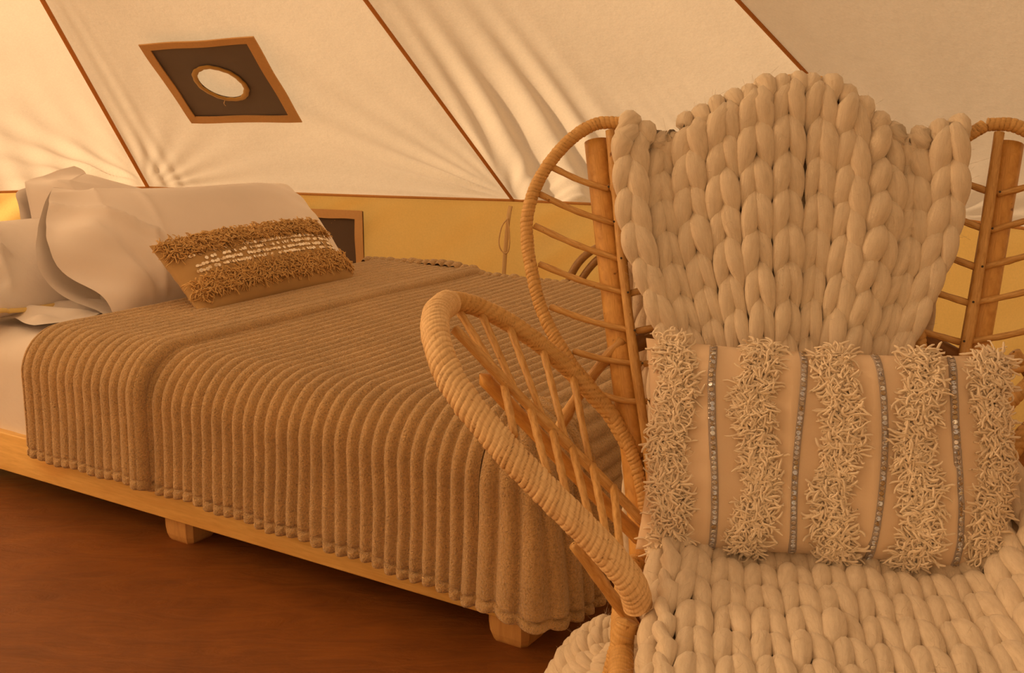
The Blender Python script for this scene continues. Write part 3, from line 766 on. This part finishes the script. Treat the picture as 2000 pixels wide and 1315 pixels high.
def cushion_body(mb, wd, ht, T, n=80, bands=None):
    u = np.sin(np.linspace(-1, 1, n) * PI / 2)
    uu, vv = np.meshgrid(u, u, indexing='ij')
    for fr in (True, False):
        V = cush_surf(wd, ht, T, fr, bands)(uu, vv); F = gridF(n, n)
        mb.add(V, F if not fr else F[:, ::-1], V[..., :2])
def surf_normal(S, u, v, e=1e-3):
    a = S(u + e, v) - S(u - e, v); b = S(u, v + e) - S(u, v - e); return nrm(np.cross(a, b))
def shag(S, u, v, dirn, length, r, curl, K=7, lift=.9, clump=None):
    """yarn ends rooted at surface points (u,v); dirn tangential direction vectors (M,3)"""
    M = len(u); P0 = S(u, v); N = surf_normal(S, u, v); K = 10
    L = (length * rng.uniform(.6, 1.3, M))[:, None] / (K - 1)
    d = nrm(N * lift + dirn * .7 + rng.normal(0, .3, (M, 3))); P = np.zeros((M, K, 3)); P[:, 0] = P0
    w = nrm(rng.normal(size=(M, 3)))
    for k_ in range(1, K):
        w = nrm(w + rng.normal(0, .6, (M, 3)))
        d = nrm(d + w * curl + dirn * .10 - N * (.16 if k_ > 3 else 0)); P[:, k_] = P[:, k_ - 1] + d * L
    h = ((P - P0[:, None]) * N[:, None]).sum(-1); cap = rng.uniform(.25, .60, (M, 1)) * length
    P = P + N[:, None] * (np.clip(h, -.001, None).clip(None, cap) - h)[..., None]
    R = r * rng.uniform(.75, 1.25, (M, 1)) * np.r_[np.ones(K - 2), .95, .6][None]
    return P, R
# big cushion on the chair ------------- (placed further down, in the chair's frame)
CH0 = np.array([.3943, 1.4241, 0]); TH = math.radians(9)
E1 = np.array([math.cos(TH), -math.sin(TH), 0]); E2 = np.array([math.sin(TH), math.cos(TH), 0]); EZ = np.array([0, 0, 1.])
def chw(x, y, z): return CH0 + E1 * x + E2 * y + EZ * z
tl = math.radians(20)
Wc, Hc, Tc = .485, .290, .125
cc = empty('long_cushion', M=basis(chw(.030, -.045, .580), E1 + EZ * -.012, E2 * math.sin(tl) + EZ * math.cos(tl)))
tag(cc, 'oblong cream cushion with five shaggy yarn bands and sequin strips, propped on the rattan chair', 'cushion')
mb = MB(); cushion_body(mb, Wc, Hc, Tc, 140, (-.84, .4275)); mb.build('cushion_cover', M_cush, cc)
Sf = cush_surf(Wc, Hc, Tc, True, (-.84, .4275))
for bu in (-.84, -.37, .05, .46, .87):
    mb = MB(); M_ = 2700
    v = rng.uniform(-.97, .97, M_); u = bu + rng.uniform(-.055, .055, M_) + .03 * np.sin(v * 5 + bu * 9)
    sg = np.where(rng.random(M_) < .5, -1., 1.)
    dirn = nrm(np.stack([sg * .45 + rng.normal(0, .35, M_), -.35 + rng.normal(0, .3, M_) + .9 * np.sin(v * 11 + bu * 20 + sg), np.zeros(M_)], -1)) * .9
    P, R = shag(Sf, u, v, dirn, .030, .0015, .50, lift=.55)
    tubes(mb, P, R, 4, C=rng.random(M_)); o = mb.build('shaggy_band', M_yarn, cc); o['kind'] = 'stuff'
def disc(mb, c, n, r, tone, k=8, th=.0006):
    n = nrm(n); a_ = nrm(np.cross(n, [.3, .9, .2])); b_ = np.cross(n, a_); an = np.linspace(0, 2 * PI, k, endpoint=False)
    rim = np.cos(an)[:, None] * a_ + np.sin(an)[:, None] * b_
    V = np.array([c + rim * r, c + rim * r + n * th * 1.0, c + rim * r * .75 + n * th * 1.6, c + rim * r * .2 + n * th, c + rim * r * .01 + n * th]).reshape(-1, 3)
    mb.add(V, gridF(5, k, True), None, np.full(len(V), tone))
for bu in (-.605, -.155, .26, .665):
    mb = MB(); nn_ = 44
    for j in range(nn_):
        v = -.95 + 1.9 * j / (nn_ - 1)
        for q in (-1, 0, 1):
            if q and rng.random() < .1: continue
            u = bu + (q * .0085 + .022 * math.sin(v * 2.4 + bu * 5)) ; c = Sf(u, v); N = surf_normal(Sf, np.array(u), np.array(v))
            N2 = nrm(N + rng.normal(0, .18, 3)); disc(mb, c + N * .0022, N2, .0034 if q == 0 else .0017, rng.random() ** 1.3 * (1 if q == 0 else .7), 8 if q == 0 else 6)
    o = mb.build('sequin_strip', M_seq, cc); o['kind'] = 'stuff'
    mb = MB(); v = np.linspace(-.97, .97, 60); u = bu + .022 * np.sin(v * 2.4 + bu * 5)
    P = Sf(u, v) + surf_normal(Sf, u, v) * .0006; tubes(mb, P, .0052, 6, flat=.22, ref=np.array([0, 0, 1.])); rb_ = mb.build('ribbon', M_ribbon, cc); o.parent = rb_

# small tan cushion on the bed
tb = math.radians(46)
Wb, Hb, Tb = .655, .27, .135
bc = empty('small_cushion', M=basis(bedpt(1.235, .695, .462) + lean(tb) * .13 + BU * .03, BW + np.array([0, 0, .0]), lean(tb) + BW * -.06))
tag(bc, 'small tan cushion with two shaggy bands and rows of pearly sequins, on the brown blanket', 'cushion')
mb = MB(); cushion_body(mb, Wb, Hb, Tb); mb.build('cushion_cover', M_bcush, bc)
Sb = cush_surf(Wb, Hb, Tb, True)
for bv, hw_ in ((.68, .20), (-.40, .17)):
    mb = MB(); M_ = 3000
    u = rng.uniform(-.97, .97, M_); v = bv + rng.uniform(-hw_, hw_, M_)
    dirn = nrm(np.stack([rng.normal(0, .5, M_), -.5 + rng.normal(0, .5, M_), np.zeros(M_)], -1))
    P, R = shag(Sb, u, v, dirn, .034, .0019, .50, lift=.6)
    tubes(mb, P, R, 4, C=rng.random(M_)); o = mb.build('shaggy_band', M_byarn, bc); o['kind'] = 'stuff'
mb = MB()
for row, bv in enumerate((.34, .21, .08, -.05)):
    for j in range(58):
        u = -.86 + 1.75 * j / 57 + rng.uniform(-.004, .004)
        if rng.random() < .22 + (.5 if (row == 0 and u < -.3) or (row == 1 and u < -.55) else 0): continue
        c = Sb(u, bv + rng.uniform(-.012, .012)); N = surf_normal(Sb, np.array(u), np.array(bv)); disc(mb, c + N * .0018, nrm(N + rng.normal(0, .22, 3)), .0060, rng.random(), 9)
o = mb.build('sequin_rows', M_seqw, bc); o['kind'] = 'stuff'

# ---------------------------------------------------------------- the rattan chair (local x = right, y = towards its back, z = up)
MCH = Matrix(((E1[0], E2[0], 0, CH0[0]), (E1[1], E2[1], 0, CH0[1]), (0, 0, 1, 0), (0, 0, 0, 1)))
chair = empty('rattan_armchair', M=MCH); tag(chair, 'honey-coloured rattan armchair with leaf-shaped wings and arms, beside the foot of the bed', 'chair')
TL = math.radians(19)
def bk(x, v, off=0.):   # point on the leaning back plane
    return np.array([x, v * math.sin(TL) - off * math.cos(TL), .42 + v * math.cos(TL) + off * math.sin(TL)])
outer = [(-.262, .622), (-.300, .621), (-.335, .600), (-.365, .566), (-.388, .525), (-.400, .477), (-.398, .435), (-.390, .395), (-.370, .330), (-.328, .260), (-.271, .194), (-.235, .140), (-.214, .085), (-.200, .02), (-.19, -.03)]
inner = [(-.262, .622), (-.222, .592), (-.190, .545), (-.160, .480), (-.145, .42), (-.152, .33), (-.168, .24), (-.182, .15), (-.190, .06), (-.19, -.03)]
RODT, RODB = (-.283, .605), (-.200, .10)
sp_l = [((-.368, .554), (-.277, .519)), ((-.384, .511), (-.267, .466)), ((-.390, .462), (-.254, .411)), ((-.380, .403), (-.242, .360)), ((-.360, .338), (-.230, .304)), ((-.322, .272), (-.217, .256)), ((-.279, .209), (-.206, .201))]
for sg in (-1, 1):
    m_ = lambda x: -sg * x
    wrapped('wing_rim', [bk(m_(x), v) for x, v in outer], .0098, M_cane, chair, w=(.0045, .008))
    wrapped('wing_rim', [bk(m_(x), v) for x, v in inner], .0095, M_cane, chair, w=(.0045, .008), step=.0016)
    wr_ = rod('wing_rod', [bk(m_(RODT[0] + .004), RODT[1] + .005, .006), bk(m_(-.244), .35, .006), bk(m_(RODB[0]), RODB[1], .006), bk(m_(-.19), .0, .006)], .0075, M_rod, chair, taper=1.0)
    # broad rounded post behind the rod
    q = spline([bk(m_(-.300), .600, -.022), bk(m_(-.262), .35, -.022), bk(m_(-.218), .08, -.022), bk(m_(-.203), -.06, -.022)], .01)
    mb = MB(); R = np.full(len(q), .0205); R[0] *= .1; R[-1] *= .1; q[1] = q[0] + (q[1] - q[0]) * .05; tubes(mb, q, R, 18, C=.9); mb.build('wing_post', M_post, chair)
    for (x0, v0), (x1, v1) in sp_l:
        rod('spindle', [bk(m_(x0), v0, -.002), bk(m_((x0 + x1) / 2), (v0 + v1) / 2 - .004, 0), bk(m_(x1), v1, 0)], .0052, M_rod, chair, 8)
        xi = 2 * x1 - x0; xi = max(xi, x1 + .02); xi = min(xi, -.150) if v0 > .3 else min(xi, -.172)
        rod('spindle', [bk(m_(x1), v1, 0), bk(m_(xi), v1 + (v0 - v1) * (xi - x1) / max(1e-3, (x1 - x0)) * 1.0, -.002)], .0052, M_rod, chair, 8)
        mb = MB(); disc(mb, bk(m_(x1), v1, .0155), np.array([0, -1, .3]), .0017, 0, 8, .0008); mb.build('nail', M_nail, wr_)
# middle leaf
mid = [(-.19, -.03), (-.186, .15), (-.172, .32), (-.150, .48), (-.122, .585), (-.086, .650), (-.045, .680), (0, .689), (.045, .680), (.086, .650), (.122, .585), (.150, .48), (.172, .32), (.186, .15), (.19, -.03)]
wrapped('back_rim', [bk(x, v) for x, v in mid], .0095, M_cane, chair, w=(.005, .009))
rod('back_rod', [bk(0, .695, .004), bk(0, .3, .004), bk(0, -.03, .004)], .0085, M_rod, chair, taper=1)
for v in np.arange(.10, .62, .075):
    for sg in (-1, 1):
        xe = np.interp(v + .05, [0, .32, .48, .59, .66, .7], [.185, .172, .150, .125, .088, .03]); rod('spindle', [bk(0, v, 0), bk(sg * xe, v + .05, 0)], .005, M_rod, chair, 8)
rod('cross_bar', [(-.285, .110, .655), (-.1, .155, .735), (.1, .155, .735), (.285, .110, .655)], .012, M_dowel, chair, 12, 1)
# seat: wrapped hoop, woven deck, front rail
seat_ring = spline([(-.215, .0, .385), (-.222, -.25, .385), (-.20, -.44, .385), (-.10, -.485, .385), (.10, -.485, .385), (.20, -.44, .385), (.222, -.25, .385), (.215, .0, .385), (.10, .05, .385), (-.10, .05, .385)], .02, closed=True)
wrapped('seat_rim', seat_ring, .015, M_cane, chair, step=.002, w=(.006, .01))
for x in np.linspace(-.18, .18, 9): rod('seat_cane', [(x, .03, .388), (x, -.46, .388)], .009, M_rod, chair, 8, 1)
for y in (-.38, -.15): rod('seat_bearer', [(-.21, y, .370), (.21, y, .370)], .012, M_dowel, chair, 10, 1)
# leaf-shaped arms
NEAR = [(-.203, -.243, .436), (-.216, -.255, .478), (-.259, -.26, .530), (-.312, -.26, .582), (-.378, -.25, .645), (-.437, -.22, .704), (-.466, -.18, .745), (-.481, -.12, .768), (-.478, -.06, .774)]
FAR = [(-.481, -.10, .772), (-.478, -.06, .774), (-.466, -.03, .769), (-.440, 0, .754), (-.402, .02, .729), (-.36, .035, .695), (-.324, .05, .659), (-.294, .058, .626), (-.262, .060, .590), (-.232, .048, .545)]
AROD = [(-.46, -.11, .75), (-.383, -.10, .667), (-.316, -.085, .594), (-.26, -.07, .533), (-.204, -.06, .471)]
APOST = [(-.43, -.085, .682), (-.318, -.055, .552), (-.206, -.03, .43)]
UPS = [[(-.474, -.03, .764), (-.402, -.092, .681)], [(-.442, -.008, .750), (-.378, -.092, .657)], [(-.405, .012, .728), (-.343, -.088, .624)], [(-.359, .03, .692), (-.312, -.082, .591)], [(-.316, .045, .648), (-.28, -.074, .56)]]
LOWS = [[(-.395, -.096, .671), (-.36, -.225, .642)], [(-.36, -.092, .64), (-.319, -.23, .598)], [(-.33, -.088, .609), (-.294, -.235, .570)], [(-.304, -.082, .585), (-.263, -.235, .532)], [(-.276, -.076, .558), (-.242, -.235, .510)], [(-.247, -.07, .526), (-.225, -.235, .482)]]
RB1, RB2, RB3 = (-.295, .105, .632), (-.332, .075, .574), (-.345, .045, .535)
for sg in (1, -1):
    f = lambda L: [(-sg * p[0] + (.055 if sg > 0 else 0), p[1], p[2]) for p in L]
    near = f(NEAR); wrapped('arm_rim', near, .0185, M_canepale, chair, k=26, w=(.006, .0105), tilt=.5)
    wrapped('arm_rim', f(FAR), .0145, M_cane, chair, k=22, w=(.007, .013), tilt=.7, taper=.85)
    rod('arm_rod', f(AROD), .0072, M_dowel if False else M_rod, chair, taper=1)
    q = spline(f(APOST), .01); R = np.full(len(q), .017); R[0] *= .1; R[-1] *= .1; mb = MB(); tubes(mb, q, R, 16, C=.9, flat=.6); mb.build('arm_post', M_post, chair)
    for L in UPS + LOWS: rod('spindle', f(L), .0056, M_rod, chair, 8)
    rod('arm_brace', f([(-.287, -.215, .502), (-.205, -.19, .375)]), .0075, M_rod, chair, taper=1.1)
    wrapped('front_leg', f([(-.216, -.255, .425), (-.245, -.275, .30), (-.285, -.30, .15), (-.30, -.305, .004)]), .0132, M_cane, chair, w=(.004, .007), step=.0014)
    rod('wing_brace', f([(-.247, .10, .696), RB1, RB2, RB3]), .0088, M_rod, chair, taper=1)
    wrapped('back_leg', f([(-.15, -.0, .39), (-.16, .06, .25), (-.19, .12, .004)]), .014, M_cane, chair, step=.002)
rod('stretcher', [(-.262, -.285, .22), (.262, -.285, .22)], .011, M_dowel, chair, taper=1)

# ---------------------------------------------------------------- chunky knit throw
throw = empty('knit_throw', M=MCH); tag(throw, 'chunky cream wool throw of thick knitted stitches draped over the rattan chair', 'throw')
tx = np.array([-.30, -.262, -.222, -.190, -.141, -.092, -.04, 0, .04, .078, .120, .168, .212, .262, .30])
tv = np.array([.604, .600, .572, .578, .605, .631, .653, .658, .653, .628, .583, .572, .592, .602, .602])
def back_surf(u, a):
    """u -1..1 across; a metres along the cloth: a<0 front (down), 0..pi*r over the rim, beyond: down behind"""
    u = np.asarray(u, float); a = np.asarray(a, float) + 0 * u; u = u + 0 * a
    xt = -.016 + .248 * u; vt = np.interp(xt, tx, tv); r = .024
    Lf = vt + .02
    fr = np.clip(-a / .66, 0, 1); v = vt - fr * Lf
    half = .160 + .25 * np.maximum(0, v - .25)
    half_t = .172 + .30 * np.maximum(0, vt - .25)
    x = np.where(a < 0, -.02 + .008 * fr + u * (half * sstep(0, .6, fr) + .252 * (1 - sstep(0, .6, fr))), xt)
    valley = np.exp(-((np.abs(u + .01) - .70) / .13) ** 2)
    off = .030 - .040 * valley * np.exp(-fr / .25) + .010 * np.cos(u * PI * 1.0) * fr - .006 * np.sin(u * 9) * sstep(0, .2, fr)
    s, c = math.sin(TL), math.cos(TL)
    y = v * s - off * c; z = .42 + v * c + off * s
    ph = np.clip(a / r, 0, PI)
    top = np.where(a >= 0, 1., 0.)
    offr = off * np.cos(ph) + (0)   # swings from the front to the back of the rim
    yt = vt * s - (off * np.cos(ph)) * c * 1.0; zt = .42 + vt * c + off * s * np.cos(ph) + r * np.sin(ph)
    down = np.maximum(0, a - PI * r)
    yb = yt + .02 * (down > 0) * sstep(0, .15, down) + .10 * sstep(.3, 1.0, down) * 0 ; zb = zt - down
    y = np.where(a >= 0, yb, y); z = np.where(a >= 0, zb, z)
    x = np.where(a > PI * r, xt * (1 - .05 * sstep(0, .6, down)), x)
    return np.stack([x, y, np.maximum(z, .03)], -1)
def knit(S, cols, rows, u_of, a_of, pitch_u, rad, name=None, skip=None, up=1, jit=.08, K=11, k=10, holes=None):
    """cols x rows of slanted teardrop loops laid on surface S; u_of(c), a_of(r) map stitch indices to parameters"""
    Ps, Rs = [], []
    s = np.linspace(0, 1, K); e = 1e-3
    for c in range(cols):
        for r in range(rows):
            for sd in (-1, 1):
                if skip and skip(c, r): continue
                j = rng.normal(0, jit, 4)
                spread = .06 + .33 * s
                cc_ = c + .5 + sd * spread + j[0] * .3
                rr_ = r + (-.35 + 1.85 * s) + j[1] * .5
                uu_ = u_of(cc_); aa_ = a_of(rr_)
                P = S(uu_, aa_)
                du = S(uu_ + e, aa_) - S(uu_ - e, aa_); da = S(uu_, aa_ + e) - S(uu_, aa_ - e)
                N = nrm(np.cross(du, da)) * NSGN
                wloc = np.linalg.norm(du, axis=-1) / (2 * e) * abs(u_of(1.) - u_of(0.))    # metres per column here
                q = np.clip(wloc / pitch_u, .55, 1.2)
                R = rad * q * (np.sin(PI * (.03 + .94 * s)) ** .95) * (1 + j[2] * .8)
                lift = .011 * np.sin(PI * s ** .8) - .008 + .0015 * j[3] / jit + .008 * s
                Ps.append(P + N * lift[:, None]); Rs.append(R)
    return np.array(Ps), np.array(Rs)
wm = MB(); fib_P = []
NSGN = 1
NCOL = 11; PU = 2 / NCOL
ROWP = .0520
P, R = knit(back_surf, NCOL, 32, lambda c: (c * PU - 1), lambda r: .70 - 0 + (-(r) * ROWP), .0495, .0152)
# choose the sign so that loops bulge away from the chair (front loops towards -y)
def fix(Ssurf):
    u = np.array([.1]); a = np.array([-.3]); e = 1e-3
    N = np.cross(Ssurf(u + e, a) - Ssurf(u - e, a), Ssurf(u, a + e) - Ssurf(u, a - e))[0]; return N
NSGN = 1 if fix(back_surf)[1] < 0 else -1
P, R = knit(back_surf, NCOL, 30, lambda c: (c * PU - 1), lambda r: .90 - r * ROWP, .0465, .0146)
tubes(wm, P, R, 10, C=rng.random(len(P))); fib_P.append((P, R))
# added sheet closes the gaps behind the loops, coloured dark like their shade
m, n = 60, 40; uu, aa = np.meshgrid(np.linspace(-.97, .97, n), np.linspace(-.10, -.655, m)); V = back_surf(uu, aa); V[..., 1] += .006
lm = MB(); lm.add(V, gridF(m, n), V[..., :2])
# loops over the seat
seat_path = np.array([(.03, .53), (.0, .475), (-.03, .452), (-.10, .440), (-.25, .436), (-.40, .434), (-.49, .425), (-.535, .39), (-.55, .33), (-.552, .20)])
sl = np.r_[0, np.cumsum(np.hypot(*np.diff(seat_path, axis=0).T))]
def seat_surf(u, a):
    u = np.asarray(u, float); a = np.asarray(a, float) + 0 * u; u = u + 0 * a
    y = np.interp(a, sl, seat_path[:, 0]); z = np.interp(a, sl, seat_path[:, 1])
    au = np.abs(u); roll = np.clip((au - .86) / .14, 0, 1.6)
    x = np.sign(u) * (np.minimum(au, .86) * .262 + .012 * np.sin(np.clip(roll, 0, 1) * PI / 2))
    z = z - .05 * roll ** 1.6 + .012 * (au ** 3) * (au < .9) + .035 * np.exp(-((a - .12) / .10) ** 2) * sstep(.55, .95, au)
    z = z + .004 * np.sin(u * 7 + a * 9)
    return np.stack([x + .056, y, z + .03 * sstep(.5, .9, u)], -1)
NSGN = 1
u = np.array([.1]); a = np.array([.3]); e = 1e-3
if np.cross(seat_surf(u + e, a) - seat_surf(u - e, a), seat_surf(u, a + e) - seat_surf(u, a - e))[0][2] < 0: NSGN = -1
NS = 14
P, R = knit(seat_surf, NS, 13, lambda c: (c * 2.3 / NS - 1.15), lambda r: r * .062, .0425, .0140)
tubes(wm, P, R, 10, C=rng.random(len(P))); fib_P.append((P, R))
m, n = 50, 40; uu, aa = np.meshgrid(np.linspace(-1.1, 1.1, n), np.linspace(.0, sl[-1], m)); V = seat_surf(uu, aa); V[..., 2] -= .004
lm.add(V, gridF(m, n), V[..., :2])  # the same dark gap sheet, added under the seat loops
# heap of the throw's end on the floor behind the chair
def pile_surf(u, a):
    u = np.asarray(u, float); a = np.asarray(a, float) + 0 * u; u = u + 0 * a
    # a: around the heap (radians-like), u: over the heap
    ang = a; rad = .05 + .085 * (1 + u)
    x = -.225 + np.cos(ang) * rad * .62 ; y = .25 + np.sin(ang) * rad * .5
    z = .035 + .095 * np.clip(1 - ((1 + u) / 2) ** 2.2, 0, 1) + .018 * np.sin(ang * 3) * (1 - u) / 2
    return np.stack([x, y, z], -1)
NSGN = 1
u = np.array([.1]); a = np.array([.3])
if np.cross(pile_surf(u + e, a) - pile_surf(u - e, a), pile_surf(u, a + e) - pile_surf(u, a - e))[0][2] < 0: NSGN = -1
P, R = knit(pile_surf, 5, 13, lambda c: (c * 2.1 / 5 - 1.0), lambda r: r * 2 * PI / 13, .035, .0165, jit=.14)
tubes(wm, P, R, 10, C=rng.random(len(P))); fib_P.append((P, R))
wm.build('knitted_loops', M_wool, throw)
lm.build('gap_shade_layer', M_woolshade, throw)
# loose wool fibres standing off the loops
fm = MB()
for (P, R), cnt in zip(fib_P, (9000, 8000, 1500)):
    i = rng.integers(0, len(P), cnt); j = rng.integers(2, P.shape[1] - 2, cnt)
    d = nrm(rng.normal(size=(cnt, 3)) + np.array([0, -.5, .4])); p0 = P[i, j] + d * R[i, j][:, None] * .9
    t = nrm(rng.normal(size=(cnt, 3))); L = rng.uniform(.006, .022, cnt)[:, None, None]; s = np.linspace(0, 1, 5)[None, :, None]
    Q = p0[:, None] + L * (s * (d * .55 + t * .6)[:, None] + s * s * nrm(rng.normal(size=(cnt, 3)))[:, None] * .6)
    tubes(fm, Q, .00013, 3)
o = fm.build('loose_fibres', M_wool, throw); o['kind'] = 'stuff'

# ---------------------------------------------------------------- second rattan seat behind the bed
S0 = CH0 + E1 * -.355 + E2 * 2.02
MS = Matrix(((E1[0], E2[0], 0, S0[0]), (E1[1], E2[1], 0, S0[1]), (0, 0, 1, 0), (0, 0, 0, 1)))
st_ = empty('rattan_stool', M=MS); tag(st_, 'second rattan seat behind the bed, only its double bent hoop showing', 'chair')
for rr_, hh in ((.185, .575), (.152, .545)):
    rod('back_hoop', [(-rr_, 0, .004), (-rr_ * 1.02, 0, .25), (-rr_, 0, .40), (-rr_ * .82, 0, hh - .075), (-rr_ * .45, 0, hh - .012), (0, 0, hh), (rr_ * .45, 0, hh - .012), (rr_ * .82, 0, hh - .075), (rr_, 0, .40), (rr_ * 1.02, 0, .25), (rr_, 0, .004)], .0125, M_dowel, st_, 12, 1, False)
an = np.linspace(0, 2 * PI, 12, endpoint=False)
wrapped('seat_rim', [(.165 * math.cos(t), .15 + .135 * math.sin(t), .30) for t in np.linspace(0, 2 * PI, 14)], .012, M_cane, st_, step=.003)
for x in np.linspace(-.12, .12, 7): rod('seat_cane', [(x, .15 - math.sqrt(max(0, 1 - (x / .165) ** 2)) * .13, .30), (x, .15 + math.sqrt(max(0, 1 - (x / .165) ** 2)) * .13, .30)], .007, M_rod, st_, 6, 1)
for x in (-.13, .13): rod('leg', [(x, .25, .30), (x * 1.15, .27, .004)], .012, M_dowel, st_, 10, 1)
